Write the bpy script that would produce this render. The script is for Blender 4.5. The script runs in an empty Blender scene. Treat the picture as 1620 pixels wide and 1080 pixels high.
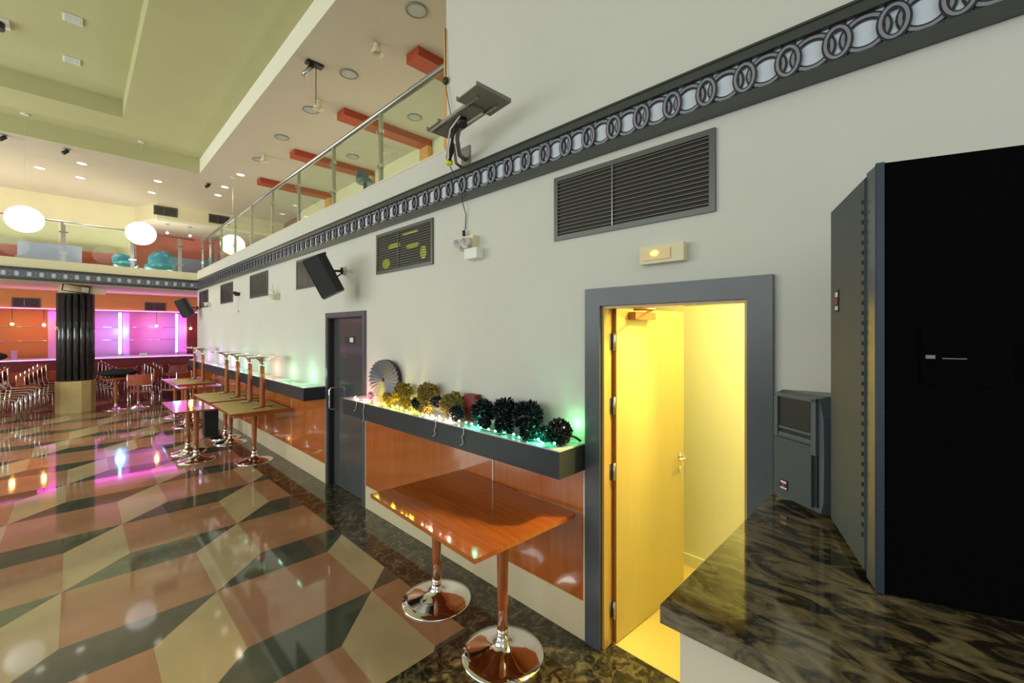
import bpy, bmesh, math, random
from mathutils import Vector, Matrix, Euler
random.seed(7)
C = bpy.context.scene.collection
PI = math.pi
def R(a): return math.radians(a)

# ---------------------------------------------------------------- camera, sky, exposure
sc = bpy.context.scene
cam = bpy.data.cameras.new('camera'); camo = bpy.data.objects.new('camera', cam); C.objects.link(camo)
cam.sensor_width = 36; cam.lens = 680/1620*36; cam.shift_y = -16/1620; cam.clip_start = .02
camo.location = (0, 0, 1.81); camo.rotation_euler = (R(90), 0, -math.atan2(690, 680))
sc.camera = camo
w = bpy.data.worlds.new('world'); sc.world = w; w.use_nodes = True
w.node_tree.nodes['Background'].inputs[0].default_value = (.90, .94, .88, 1)
w.node_tree.nodes['Background'].inputs[1].default_value = .50
sc.view_settings.view_transform = 'Standard'; sc.view_settings.look = 'None'
sc.view_settings.exposure = .25; sc.view_settings.gamma = 1

def lamp(kind, name, loc, energy, col=(1, 1, 1), size=.1, rot=(0, 0, 0), sy=None, spot=None):
    l = bpy.data.lights.new(name, kind); l.energy = energy; l.color = col
    if kind == 'AREA':
        l.size = size
        if sy: l.shape = 'RECTANGLE'; l.size_y = sy
    else: l.shadow_soft_size = size
    if spot: l.spot_size = R(spot); l.spot_blend = .7
    o = bpy.data.objects.new(name, l); C.objects.link(o); o.location = loc; o.rotation_euler = rot
    return o
# daylight from the open hall behind the camera and to its left
lamp('AREA', 'daylight', (-5.5, 4.5, 3.0), 150, (.93, 1, .93), 7, (R(90), 0, R(-90)), 3.0)
lamp('AREA', 'daylight', (-1.0, -3.5, 3.2), 40, (.92, .97, 1), 5, (R(72), 0, R(-10)), 2.5)
# service corridor lamp
lamp('AREA', 'corridor_light', (2.8, .52, 2.44), 26, (1, .84, .30), .35)
_o = lamp('SPOT', 'corridor_spot', (2.62, .66, 2.30), 130, (1, .78, .28), .05, spot=58)  # added spot, throws extra yellow light out through the doorway
_o.rotation_euler = (Vector((1.55, 1.75, .3))-Vector((2.62, .66, 2.30))).to_track_quat('-Z', 'Y').to_euler()
# hall downlights
for x, y in ((-.52, 13.2), (.07, 13.4), (1.3, 12.5), (2.5, 10.7), (2.5, 8.1), (3.8, 6.0)):
    lamp('SPOT', 'hall_downlight', (x, y, 5.12), 75, (1, .9, .72), .08, (0, 0, 0), spot=120)

# added uplights, unseen on the balcony floors, to brighten the ceilings
lamp('AREA', 'cove_uplight', (-.5, 14.2, 3.1), 90, (1, .93, .78), 5, (R(180), 0, 0), .6)
lamp('AREA', 'cove_uplight', (3.4, 8.0, 3.1), 16, (1, .93, .80), .5, (R(180), 0, 0), 9)
lamp('AREA', 'far_daylight', (-5.5, 10.5, 2.6), 210, (.95, 1, .92), 4, (R(90), 0, R(-90)), 2.6)  # added panel out of view, brightens the far stretch of wall

# ---------------------------------------------------------------- materials
def mat(name, col, rough=.5, metal=0, noise=0, nscale=6, emit=None, estr=0, coat=0, spec=None, col2=None, bump=0, bscale=60, stretch=None):
    m = bpy.data.materials.new(name); m.use_nodes = True; nt = m.node_tree
    b = nt.nodes['Principled BSDF']
    b.inputs['Base Color'].default_value = (*col, 1); b.inputs['Roughness'].default_value = rough
    b.inputs['Metallic'].default_value = metal; b.inputs['Coat Weight'].default_value = coat
    if spec is not None: b.inputs['Specular IOR Level'].default_value = spec
    tc = nt.nodes.new('ShaderNodeTexCoord'); mp = nt.nodes.new('ShaderNodeMapping')
    nt.links.new(tc.outputs['Object'], mp.inputs[0])
    if stretch: mp.inputs['Scale'].default_value = stretch
    if noise or col2:
        n = nt.nodes.new('ShaderNodeTexNoise'); n.inputs['Scale'].default_value = nscale; n.inputs['Detail'].default_value = 5
        nt.links.new(mp.outputs[0], n.inputs['Vector'])
        r = nt.nodes.new('ShaderNodeValToRGB'); nt.links.new(n.outputs['Fac'], r.inputs[0])
        c2 = col2 if col2 else tuple(c*(1-noise) for c in col)
        r.color_ramp.elements[0].position = .35; r.color_ramp.elements[1].position = .65
        r.color_ramp.elements[0].color = (*c2, 1); r.color_ramp.elements[1].color = (*col, 1)
        nt.links.new(r.outputs[0], b.inputs['Base Color'])
    if bump:
        n2 = nt.nodes.new('ShaderNodeTexNoise'); n2.inputs['Scale'].default_value = bscale
        nt.links.new(mp.outputs[0], n2.inputs['Vector'])
        bp = nt.nodes.new('ShaderNodeBump'); bp.inputs['Strength'].default_value = bump; bp.inputs['Distance'].default_value = .004
        nt.links.new(n2.outputs['Fac'], bp.inputs['Height']); nt.links.new(bp.outputs[0], b.inputs['Normal'])
    if emit:
        b.inputs['Emission Color'].default_value = (*emit, 1); b.inputs['Emission Strength'].default_value = estr
    return m
def glass(name, tint=(.93, 1, .96), fac=.10):
    m = bpy.data.materials.new(name); m.use_nodes = True; nt = m.node_tree
    nt.nodes.remove(nt.nodes['Principled BSDF'])
    t = nt.nodes.new('ShaderNodeBsdfTransparent'); t.inputs[0].default_value = (*tint, 1)
    g = nt.nodes.new('ShaderNodeBsdfGlossy'); g.inputs['Roughness'].default_value = .02
    lw = nt.nodes.new('ShaderNodeLayerWeight'); lw.inputs[0].default_value = .5
    pw = nt.nodes.new('ShaderNodeMath'); pw.operation = 'POWER'; pw.inputs[1].default_value = 4
    ma = nt.nodes.new('ShaderNodeMath'); ma.operation = 'MULTIPLY_ADD'; ma.inputs[1].default_value = .35; ma.inputs[2].default_value = .03
    nt.links.new(lw.outputs['Facing'], pw.inputs[0]); nt.links.new(pw.outputs[0], ma.inputs[0])
    mx = nt.nodes.new('ShaderNodeMixShader')
    nt.links.new(ma.outputs[0], mx.inputs[0]); nt.links.new(t.outputs[0], mx.inputs[1]); nt.links.new(g.outputs[0], mx.inputs[2])
    nt.links.new(mx.outputs[0], nt.nodes['Material Output'].inputs[0])
    return m
def granite(name, c1, c2, c3, scale, rough=.1, spec=.5, stretch=(1, 1, 1)):
    m = bpy.data.materials.new(name); m.use_nodes = True; nt = m.node_tree; b = nt.nodes['Principled BSDF']
    tc = nt.nodes.new('ShaderNodeTexCoord'); mp = nt.nodes.new('ShaderNodeMapping'); mp.inputs['Scale'].default_value = stretch
    nt.links.new(tc.outputs['Object'], mp.inputs[0])
    n = nt.nodes.new('ShaderNodeTexNoise'); n.inputs['Scale'].default_value = scale; n.inputs['Detail'].default_value = 8
    n.inputs['Distortion'].default_value = 1.2; n.inputs['Roughness'].default_value = .62
    nt.links.new(mp.outputs[0], n.inputs['Vector'])
    r = nt.nodes.new('ShaderNodeValToRGB'); nt.links.new(n.outputs['Fac'], r.inputs[0])
    e = r.color_ramp.elements; e[0].position = .42; e[0].color = (*c1, 1); e[1].position = .66; e[1].color = (*c3, 1)
    k = r.color_ramp.elements.new(.52); k.color = (*c2, 1)
    nt.links.new(r.outputs[0], b.inputs['Base Color']); b.inputs['Roughness'].default_value = rough
    b.inputs['Specular IOR Level'].default_value = spec
    return m
def wood(name, c1, c2, rough=.2, sc_=(1, 12, 12), coat=.3):
    return mat(name, c1, rough, 0, 0, 4, col2=c2, coat=coat, stretch=sc_)
M = {}
M['wall'] = mat('wall_paint', (.66, .66, .61), .7, noise=.03, nscale=1.5)
M['wall_far'] = mat('upper_wall_paint', (.78, .72, .48), .8, noise=.04, nscale=2)
M['ceil'] = mat('ceiling_paint', (.56, .51, .41), .85, noise=.03, nscale=2)
M['coffer'] = mat('coffer_paint', (.52, .51, .28), .85, noise=.04, nscale=1.5)
M['fascia'] = mat('coffer_lip_paint', (.86, .85, .72), .7)
M['orange_paint'] = mat('orange_paint', (.74, .36, .10), .6, noise=.05)
M['red_paint'] = mat('red_paint', (.40, .06, .02), .5, noise=.08)
M['pink_paint'] = mat('pink_paint', (.80, .26, .20), .6)
M['maroon'] = mat('maroon_panel', (.20, .02, .025), .3, noise=.2)
M['slate'] = mat('slate_lacquer', (.085, .098, .115), .28, noise=.12, nscale=8)
M['slate_door'] = mat('slate_door_lacquer', (.075, .085, .09), .12, noise=.15, nscale=3, spec=.7)
M['shelf_face'] = mat('shelf_face_lacquer', (.030, .038, .046), .3, noise=.1, nscale=3, spec=.3)
M['shelf_top'] = mat('shelf_top_laminate', (.55, .6, .58), .2)
M['frieze'] = mat('frieze_frame_metal', (.062, .070, .068), .3, .2, noise=.1)
M['frieze_bg'] = mat('frieze_back_panel', (.62, .68, .80), .35)
M['ring_d'] = mat('frieze_outline', (.02, .03, .045), .3)
M['ring_l'] = mat('frieze_link', (.30, .28, .34), .3, .3)
M['wain'] = wood('wainscot_veneer', (.49, .135, .028), (.41, .105, .02), .12, (10, 10, .6), .5)
M['table'] = wood('tabletop_veneer', (.44, .115, .025), (.34, .08, .017), .1, (12, .8, 1), .6)
M['pole'] = wood('pole_veneer', (.44, .13, .04), (.34, .085, .025), .18, (8, 8, .6), .5)
M['mdf'] = mat('table_underside', (.50, .36, .10), .6, noise=.1)
M['cream'] = mat('cream_skirting', (.72, .62, .42), .3, noise=.03)
M['cream_strip'] = mat('cream_strip', (.78, .70, .55), .3)
M['chrome'] = mat('chrome', (.82, .80, .82), .07, 1)
M['steel'] = mat('brushed_steel', (.55, .56, .57), .28, 1)
M['black'] = mat('black_plastic', (.012, .013, .015), .4, noise=.3, bump=.3, bscale=200)
M['carpet'] = mat('black_cabinet_coating', (.002, .002, .0025), .9, bump=.4, bscale=300, spec=.04)
M['grille'] = mat('grey_steel_grille', (.068, .086, .10), .6, 0, bump=.5, bscale=500)
M['edge'] = mat('cabinet_edge_metal', (.06, .08, .11), .3, .6, bump=.15, bscale=200)
M['plastic_grey'] = mat('speaker_grey_plastic', (.095, .115, .135), .35, bump=.2, bscale=250)
M['dark'] = mat('dark_recess', (.012, .012, .014), .6)
M['slat'] = mat('vent_slat_metal', (.34, .34, .32), .2, .8)
M['vframe'] = mat('vent_frame_metal', (.11, .115, .11), .35, .5)
M['glass'] = glass('railing_glass')
M['white'] = mat('white_plastic', (.8, .8, .78), .35)
M['ivory'] = mat('ivory_plastic', (.72, .66, .42), .35)
M['yellow_wall'] = mat('corridor_wall_paint', (.80, .78, .52), .7)
M['door_leaf'] = wood('door_leaf_veneer', (.52, .42, .14), (.50, .40, .135), .3, (6, 6, .5), .2)
M['jamb_y'] = wood('jamb_light_veneer', (.56, .36, .10), (.50, .31, .08), .3, (8, 8, .5), .3)
M['jamb'] = wood('door_jamb_veneer', (.45, .15, .04), (.36, .11, .03), .3, (8, 8, .5), .3)
M['granite'] = granite('dark_granite', (.018, .017, .012), (.06, .05, .03), (.19, .155, .085), 16, .07, .6)
M['granite_top'] = granite('counter_granite', (.020, .017, .011), (.14, .105, .05), (.25, .19, .10), 10, .05, 1.0, (1.7, .8, 1))
M['tile_salmon'] = mat('salmon_marble', (.40, .21, .12), .06, noise=.18, nscale=2.5, spec=.55)
M['tile_beige'] = mat('beige_marble', (.47, .37, .21), .06, noise=.12, nscale=2.5, spec=.55)
M['tile_dark'] = mat('green_marble', (.085, .095, .068), .05, noise=.3, nscale=4, spec=.7)
M['corr_floor'] = mat('corridor_floor', (.78, .62, .22), .3)
M['globe'] = mat('globe_glow', (1, 1, 1), .4, emit=(1, .98, .96), estr=1.05)
M['mag'] = mat('magenta_neon', (1, .3, 1), .3, emit=(1, .20, .9), estr=4)
M['cyan'] = mat('cyan_neon', (.3, .9, 1), .3, emit=(.25, .9, 1), estr=3.5)
M['blue'] = mat('blue_neon', (.2, .4, 1), .3, emit=(.15, .45, 1), estr=3)
M['warm'] = mat('warm_bulb', (1, .7, .3), .3, emit=(1, .55, .15), estr=60)
M['bulb_y'] = mat('yellow_fairy_light', (1, .9, .3), .3, emit=(1, .85, .1), estr=14)
M['bulb_w'] = mat('white_fairy_light', (1, .9, .8), .3, emit=(1, .8, .6), estr=14)
M['bulb_g'] = mat('green_fairy_light', (.3, 1, .8), .3, emit=(.1, 1, .55), estr=14)
M['bulb_p'] = mat('pink_fairy_light', (1, .4, .4), .3, emit=(1, .3, .3), estr=14)
M['disc_on'] = mat('downlight_lens', (1, 1, .9), .3, emit=(1, .93, .75), estr=3)
M['disc_off'] = mat('grey_speaker_mesh', (.42, .43, .40), .5)
M['disc_rim'] = mat('disc_rim', (.20, .21, .19), .4)
M['wire'] = mat('white_cable', (.7, .7, .68), .4)
M['bwire'] = mat('black_cable', (.015, .015, .015), .5)
M['plate'] = mat('bracket_grey_metal', (.24, .22, .19), .5, .2, noise=.15)
M['yel'] = mat('yellow_tape', (.75, .75, .02), .5)
M['pom_y'] = mat('mustard_tissue', (.30, .22, .045), .7, noise=.3)
M['pom_b'] = mat('black_tinsel', (.006, .014, .018), .25, noise=.3)
M['pom_p'] = mat('lilac_tissue', (.45, .30, .48), .7)
M['fan'] = mat('grey_pleated_paper', (.40, .40, .50), .6, noise=.1)
M['fan_fold'] = mat('grey_paper_fold', (.17, .17, .23), .6)
M['fan_edge'] = mat('black_paper_edge', (.02, .02, .02), .5)
M['redbox'] = mat('red_card', (.20, .012, .014), .5)
M['seat'] = wood('chair_veneer', (.42, .10, .04), (.34, .07, .03), .2, (2, 10, 2), .3)
M['teal'] = mat('teal_vinyl', (.03, .22, .32), .3)
M['slate_blue'] = mat('grey_blue_vinyl', (.12, .18, .22), .4)
M['lav'] = mat('lavender_vinyl', (.24, .25, .36), .4)
M['column'] = mat('black_gloss_flutes', (.022, .025, .032), .16, spec=1)
M['col_base'] = mat('beige_marble_base', (.62, .48, .22), .25, noise=.06)
M['pinkish'] = mat('bar_glass_panel', (.60, .28, .55), .25)
M['bar_orange'] = mat('bar_orange_panel', (.50, .17, .05), .4)
M['cloth'] = mat('black_cloth', (.01, .01, .012), .8)
M['logo_r'] = mat('logo_red', (.55, .03, .05), .4)
M['logo_w'] = mat('logo_white', (.75, .75, .75), .4)
M['greeny'] = mat('yellow_green_foil', (.40, .42, .03), .2)

# ---------------------------------------------------------------- mesh helpers
class MB:
    def __init__(s): s.bm = bmesh.new(); s.mi = 0
    def _tag(s, n0):
        s.bm.faces.ensure_lookup_table()
        for f in s.bm.faces[n0:]: f.material_index = s.mi
    def poly(s, vs, flip=False):
        n0 = len(s.bm.faces); v = [s.bm.verts.new(p) for p in vs]
        if flip: v.reverse()
        s.bm.faces.new(v).material_index = s.mi
    def box(s, x0, x1, y0, y1, z0, z1, mtx=None):
        n0 = len(s.bm.faces)
        vs = [Vector((x, y, z)) for x in (x0, x1) for y in (y0, y1) for z in (z0, z1)]
        if mtx: vs = [mtx @ v for v in vs]
        v = [s.bm.verts.new(p) for p in vs]
        for f in ((0, 1, 3, 2), (4, 6, 7, 5), (0, 4, 5, 1), (2, 3, 7, 6), (0, 2, 6, 4), (1, 5, 7, 3)):
            s.bm.faces.new([v[i] for i in f])
        s._tag(n0); return s
    def prism(s, pts, z0, z1, mtx=None):
        n0 = len(s.bm.faces)
        a = [Vector((x, y, z0)) for x, y in pts]; b = [Vector((x, y, z1)) for x, y in pts]
        if mtx: a = [mtx @ v for v in a]; b = [mtx @ v for v in b]
        a = [s.bm.verts.new(p) for p in a]; b = [s.bm.verts.new(p) for p in b]
        s.bm.faces.new(a[::-1]); s.bm.faces.new(b)
        for i in range(len(a)):
            j = (i+1) % len(a); s.bm.faces.new((a[i], a[j], b[j], b[i]))
        s._tag(n0); return s
    def lathe(s, prof, seg=24, mtx=None, cap=True):
        n0 = len(s.bm.faces); rings = []
        for r, z in prof:
            ring = []
            for i in range(seg):
                a = 2*PI*i/seg; p = Vector((r*math.cos(a), r*math.sin(a), z))
                if mtx: p = mtx @ p
                ring.append(s.bm.verts.new(p))
            rings.append(ring)
        for k in range(len(rings)-1):
            for i in range(seg):
                j = (i+1) % seg; f = s.bm.faces.new((rings[k][i], rings[k][j], rings[k+1][j], rings[k+1][i])); f.smooth = True
        if cap:
            s.bm.faces.new(rings[0][::-1]); s.bm.faces.new(rings[-1])
        s._tag(n0); return s
    def cyl(s, p0, p1, r0, r1=None, seg=12):
        p0 = Vector(p0); p1 = Vector(p1); d = p1-p0
        m = Matrix.Translation(p0) @ d.to_track_quat('Z', 'Y').to_matrix().to_4x4()
        return s.lathe([(r0, 0), (r1 if r1 is not None else r0, d.length)], seg, m)
    def tube(s, pts, r, seg=8):
        n0 = len(s.bm.faces); pts = [Vector(p) for p in pts]; rings = []
        for i, p in enumerate(pts):
            d = (pts[min(i+1, len(pts)-1)]-pts[max(i-1, 0)]).normalized()
            q = d.to_track_quat('Z', 'Y')
            rings.append([s.bm.verts.new(p + q @ Vector((r*math.cos(2*PI*k/seg), r*math.sin(2*PI*k/seg), 0))) for k in range(seg)])
        for a, b in zip(rings, rings[1:]):
            # match ring start to avoid twist
            off = min(range(seg), key=lambda o: sum((a[i].co-b[(i+o) % seg].co).length for i in (0, seg//2)))
            b2 = [b[(i+off) % seg] for i in range(seg)]; b[:] = b2
            for i in range(seg):
                j = (i+1) % seg; f = s.bm.faces.new((a[i], a[j], b[j], b[i])); f.smooth = True
        s.bm.faces.new(rings[0][::-1]); s.bm.faces.new(rings[-1]); s._tag(n0); return s
    def sphere(s, c, r, seg=16, rings=10, sc_=(1, 1, 1)):
        n0 = len(s.bm.faces)
        m = Matrix.Translation(c) @ Matrix.Diagonal((*sc_, 1))
        bmesh.ops.create_uvsphere(s.bm, u_segments=seg, v_segments=rings, radius=r, matrix=m)
        s._tag(n0)
        s.bm.faces.ensure_lookup_table()
        for f in s.bm.faces[n0:]: f.smooth = True
        return s
    def bevel(s, w_, seg=2):
        bmesh.ops.bevel(s.bm, geom=[e for e in s.bm.edges if len(e.link_faces) == 2 and e.calc_face_angle(0) > .5], offset=w_, segments=seg, affect='EDGES', profile=.5)
        return s
    def build(s, name, mats, parent=None, loc=None, rz=0, rot=None):
        bmesh.ops.recalc_face_normals(s.bm, faces=s.bm.faces[:])
        me = bpy.data.meshes.new(name); s.bm.to_mesh(me); s.bm.free()
        for m in (mats if isinstance(mats, (list, tuple)) else [mats]): me.materials.append(m)
        o = bpy.data.objects.new(name, me); C.objects.link(o)
        if parent: o.parent = parent
        if loc: o.location = loc
        if rz: o.rotation_euler = (0, 0, rz)
        if rot: o.rotation_euler = rot
        return o
def tag(o, label=None, cat=None, group=None, kind=None):
    if label: o['label'] = label
    if cat: o['category'] = cat
    if group: o['group'] = group
    if kind: o['kind'] = kind
    return o
def thing(name, label, cat, loc=(0, 0, 0), rz=0, group=None, rot=None):
    o = bpy.data.objects.new(name, None); C.objects.link(o); o.location = loc; o.rotation_euler = rot if rot else (0, 0, rz)
    o.empty_display_size = .1
    return tag(o, label, cat, group)
def struct(o): o['kind'] = 'structure'; return o
def kids(o): return [c for c in bpy.data.objects if c.parent == o]
def dup(o, loc, rz=None, label=None, parent=None, rot=None, group=None):
    r = o.copy(); C.objects.link(r)
    if parent: r.parent = parent
    if loc is not None: r.location = loc
    if rz is not None: r.rotation_euler = (0, 0, rz)
    if rot is not None: r.rotation_euler = rot
    if label: r['label'] = label
    if group: r['group'] = group
    for ch in kids(o): dup(ch, None, parent=r)
    return r

WX = 2.10          # hall-side face of the long wall
# ---------------------------------------------------------------- floor: tumbling-block marble
def floor():
    a = MB(); N = Vector((.69, 3.56, 0)); p = Vector((.76, 0, 0)); q = Vector((0, -.755, 0)); r = Vector((-.378, -.372, 0))
    T1 = q+r; T2 = p+q
    for i in range(-22, 23):
        for j in range(-26, 27):
            O = N + T1*i + T2*j
            if not (-7.5 < O.x < 6.5 and 0 < O.y < 19): continue
            a.mi = 0; a.poly([O, O+p, O+p+q, O+q])
            a.mi = 1; a.poly([O, O+q, O+q+r, O+r])
            a.mi = 2; a.poly([O+p*0-p, O, O+r, O+r-p])
    def cut(co, no):
        g = a.bm.verts[:]+a.bm.edges[:]+a.bm.faces[:]
        bmesh.ops.bisect_plane(a.bm, geom=g, plane_co=co, plane_no=no, clear_outer=True)
    cut((0, 2.02, 0), (0, -1, 0)); cut((1.665, 0, 0), (1, 0, 0)); cut((-6.5, 0, 0), (-1, 0, 0)); cut((0, 17.4, 0), (0, 1, 0))
    a.mi = 3
    for x0, x1, y0, y1 in ((-6.5, 2.22, -2.5, 2.02), (1.665, 2.22, 2.02, 12.95), (1.665, 4.6, 12.95, 17.4)):
        a.poly([(x0, y0, 0), (x1, y0, 0), (x1, y1, 0), (x0, y1, 0)])
    for f in a.bm.faces:
        if f.normal.z < 0: f.normal_flip()
    struct(a.build('floor', [M['tile_salmon'], M['tile_beige'], M['tile_dark'], M['granite']]))
floor()

# ---------------------------------------------------------------- long right wall with openings
a = MB()
X1 = WX+.085
D1 = (.593, 1.353, 1.954)     # corridor doorway: y0, y1, top
D2 = (4.23, 5.11, 1.97)
a.box(WX, X1, -2.5, D1[0], 0, 5.2)
a.box(WX, X1, D1[0], D1[1], D1[2], 5.2)
a.box(WX, X1, D1[1], 2.815, 0, 5.2)
a.box(WX, X1, 2.815, D2[0], 0, 3.27)
a.box(WX, X1, D2[0], D2[1], D2[2], 3.27)
a.box(WX+.0885, WX+.14, D2[0]-.05, D2[1]+.05, 0, D2[2]+.05)
a.box(WX, X1, D2[1], 12.95, 0, 3.27)
struct(a.build('wall_right', M['wall']))
# corridor behind
a = MB(); a.box(3.33, 3.4, .1, 2.6, 0, 2.5); a.box(X1, 3.33, 2.5, 2.6, 0, 2.5); a.box(X1, 3.33, .1, .2, 0, 2.5); a.box(X1, 3.4, .1, 2.6, 2.5, 2.56)
struct(a.build('wall_corridor', M['yellow_wall']))
a = MB(); a.box(X1, 3.4, .1, 2.6, -.02, .004); struct(a.build('floor_corridor', M['corr_floor']))
a = MB(); a.box(3.31, 3.33, .2, 2.5, .004, .09); struct(a.build('baseboard_corridor', M['yellow_wall']))

# door casings
def casing(y0, y1, top, wd, thick, m, idx, hang=0):
    a = MB()
    a.box(WX-thick, WX, y0-wd, y0, 0, top+wd); a.box(WX-thick, WX, y1, y1+wd, 0, top+wd); a.box(WX-thick, WX, y0, y1, top, top+wd)
    return a
a = casing(*D1, .10, .022, None, 1)
d1 = tag(bpy.data.objects.new('door_1', None), 'open doorway to the yellow-lit corridor, in a wide slate casing', 'door'); C.objects.link(d1); struct(d1)
a.bevel(.003); a.build('door_casing', M['slate'], d1)
a = MB(); a.box(WX, X1+.004, D1[1]-.016, D1[1]-.001, .004, D1[2]); a.box(WX, X1+.004, D1[0]+.001, D1[0]+.016, .004, D1[2]); a.box(WX, X1+.004, D1[0]+.016, D1[1]-.016, D1[2]-.016, D1[2]-.001)
a.build('door_jamb', M['jamb_y'], d1)
lf = MB(); m = Matrix.Translation((X1+.007, D1[1]-.021, 0)) @ Matrix.Rotation(R(-4), 4, 'Z')
lf.box(0, .80, -.02, .02, .012, 1.945, m); lf.bevel(.002); lf = lf.build('door_leaf', M['door_leaf'], d1)
a = MB(); a.box(-.002, -.0003, -.0195, .0195, .013, 1.944, m); a.build('hinge_edge', M['jamb'], lf)
a = MB()
a.cyl(m @ Vector((.745, -.02, .95)), m @ Vector((.745, -.032, .95)), .026, seg=20)
a.tube([m @ Vector(v) for v in ((.745, -.03, .95), (.745, -.062, .95), (.735, -.07, .95), (.64, -.07, .95))], .009)
a.cyl(m @ Vector((.745, -.02, .86)), m @ Vector((.745, -.028, .86)), .022, seg=20)
a.build('lever_handle', M['chrome'], lf)
for z in (1.75, 1.38, 1.0, .20):
    a = MB(); a.cyl((X1-.002, D1[1]-.030, z-.05), (X1-.002, D1[1]-.030, z+.05), .008); a.box(X1-.03, X1-.004, D1[1]-.0185, D1[1]-.0162, z-.045, z+.045)
    a.build('hinge', M['steel'], d1)
a = MB(); a.box(.12, .34, -.07, -.02, 1.88, 1.925, m); a.tube([m @ Vector(v) for v in ((.28, -.05, 1.93), (.10, -.20, 1.935), (.02, -.12, 1.935))], .008); a.build('door_closer', M['jamb'], d1)

d2 = tag(bpy.data.objects.new('door_2', None), 'closed narrow slate door between the two wall shelves', 'door'); C.objects.link(d2); struct(d2)
casing(*D2, .055, .02, None, 2).bevel(.003).build('door_casing', M['slate'], d2)
a = MB(); a.box(WX+.055, WX+.088, D2[0]+.004, D2[1]-.004, .005, D2[2]-.004); lf2 = a.build('door_leaf', M['slate_door'], d2)
a = MB(); a.box(WX, WX+.054, D2[1]-.012, D2[1]-.001, 0.003, D2[2]); a.box(WX, WX+.054, D2[0]+.001, D2[0]+.012, .003, D2[2]); a.box(WX, WX+.054, D2[0]+.012, D2[1]-.012, D2[2]-.012, D2[2]-.001); a.build('door_jamb', M['dark'], d2)
a = MB(); a.tube([(WX+.055, 5.02, 1.15), (WX-.015, 5.02, 1.15), (WX-.03, 5.02, 1.13), (WX-.03, 5.02, .92), (WX-.015, 5.02, .90), (WX+.055, 5.02, .90)], .010); a.build('pull_handle', M['chrome'], lf2)
a = MB(); a.box(WX+.050, WX+.056, 4.55, 4.80, 1.67, 1.76); sg = a.build('door_sign', M['dark'], lf2)
a = MB(); a.box(WX+.048, WX+.0499, 4.58, 4.66, 1.69, 1.74); a.build('sign_symbol', M['logo_w'], sg)
a = MB(); a.cyl((WX+.056, 4.78, 1.52), (WX+.044, 4.78, 1.52), .012); a.build('door_knob', M['chrome'], lf2)

# wainscot, skirting, joint strips
def wains(y0, y1, joints, n):
    a = MB(); a.box(WX-.012, WX, y0, y1, .23, 1.0); o = a.build('trim_%d' % n, M['wain']); struct(o)
    for j in joints:
        b = MB(); b.box(WX-.016, WX-.0125, j-.005, j+.005, .23, 1.0); b.build('joint_strip', M['cream_strip'], o)
    a = MB(); a.box(WX-.014, WX, y0, y1, .001, .23); struct(a.build('baseboard_right', M['cream']))
wains(1.457, 4.172, (1.463, 2.247, 4.166), 1)
wains(5.168, 12.93, (5.175, 6.33, 7.5, 8.7, 9.9, 11.1), 2)

# wall shelves (trough boxes with light laminate top)
def shelf(y0, y1, label):
    t = thing('wall_shelf', label, 'shelf', (WX-.125, (y0+y1)/2, 1.0))
    L = (y1-y0)/2
    a = MB(); a.box(-.125, .123, -L, L, 0, .148); a.bevel(.002); a.build('shelf_box', M['shelf_face'], t)
    a = MB(); a.box(-.121, .123, -L+.004, L-.004, .148, .155); a.build('shelf_top', M['shelf_top'], t)
    return t
shelf(1.462, 4.165, 'deep grey shelf carrying fairy lights and pompoms, between the two doors')
shelf(5.21, 12.4, 'long dark empty shelf on the wall behind the stacked tables')

# ---------------------------------------------------------------- frieze band
def frieze(name, L, origin, rz, n):
    # local: x runs along the band, y = out of the wall, z up
    root = bpy.data.objects.new(name, None); C.objects.link(root); root.location = origin; root.rotation_euler = (0, 0, rz); struct(root)
    a = MB(); a.box(0, L, 0, .035, 0, .045); a.box(0, L, 0, .035, .19, .235); a.box(0, L, 0, .042, -.006, .004); a.box(0, L, 0, .042, .231, .241)
    a.build('frieze_frame', M['frieze'], root)
    a = MB(); a.box(0, L, 0, .008, .045, .19); a.build('frieze_panel', M['frieze_bg'], root)
    d = MB(); l = MB(); SEG = 26
    def ring(mb, cx, cz, rx, rz_, w_, y):
        n0 = len(mb.bm.faces); ins = []; out = []
        for i in range(SEG):
            t = 2*PI*i/SEG; c, s_ = math.cos(t), math.sin(t)
            z = lambda rr: max(.047-.1175, min(.188-.1175, rr*s_))
            out.append(mb.bm.verts.new((cx+(rx+w_)*c, y, cz+z(rz_+w_)))); ins.append(mb.bm.verts.new((cx+(rx-w_)*c, y, cz+z(rz_-w_))))
        for i in range(SEG):
            j = (i+1) % SEG; mb.bm.faces.new((out[i], out[j], ins[j], ins[i]))
    k = 0; x = .08
    while x < L-.08:
        ring(d, x, .1175, .066, .060, .014, .014); ring(l, x, .1175, .066, .060, .006, .018)
        if x+.165 < L:
            ring(d, x+.0825, .1175, .038, .058, .0125, .022); ring(l, x+.0825, .1175, .038, .058, .0055, .026)
            for zz in (.052, .183):
                d.box(x+.055, x+.062, .008, .012, zz-.006, zz+.006); d.box(x+.103, x+.110, .008, .012, zz-.006, zz+.006)
        x += .165
    for mb, nm, mm in ((d, 'link_outline', M['ring_d']), (l, 'link_pattern', M['ring_l'])):
        o = mb.build(nm, mm, root)
        s = o.modifiers.new('solid', 'SOLIDIFY'); s.thickness = .003
frieze('trim_3', 15.2, (WX-.001, -2.2, 2.815), PI/2, 3)
ang = math.atan2(12.94-12.63, 2.08+1.01)
# back fascia runs from the corner towards the left, its face to the hall
FO = Vector((2.1, 12.94, 0)); FR = PI+ang
frieze('trim_4', 8.4, (2.06, 12.925, 2.815), FR, 4)

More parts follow.
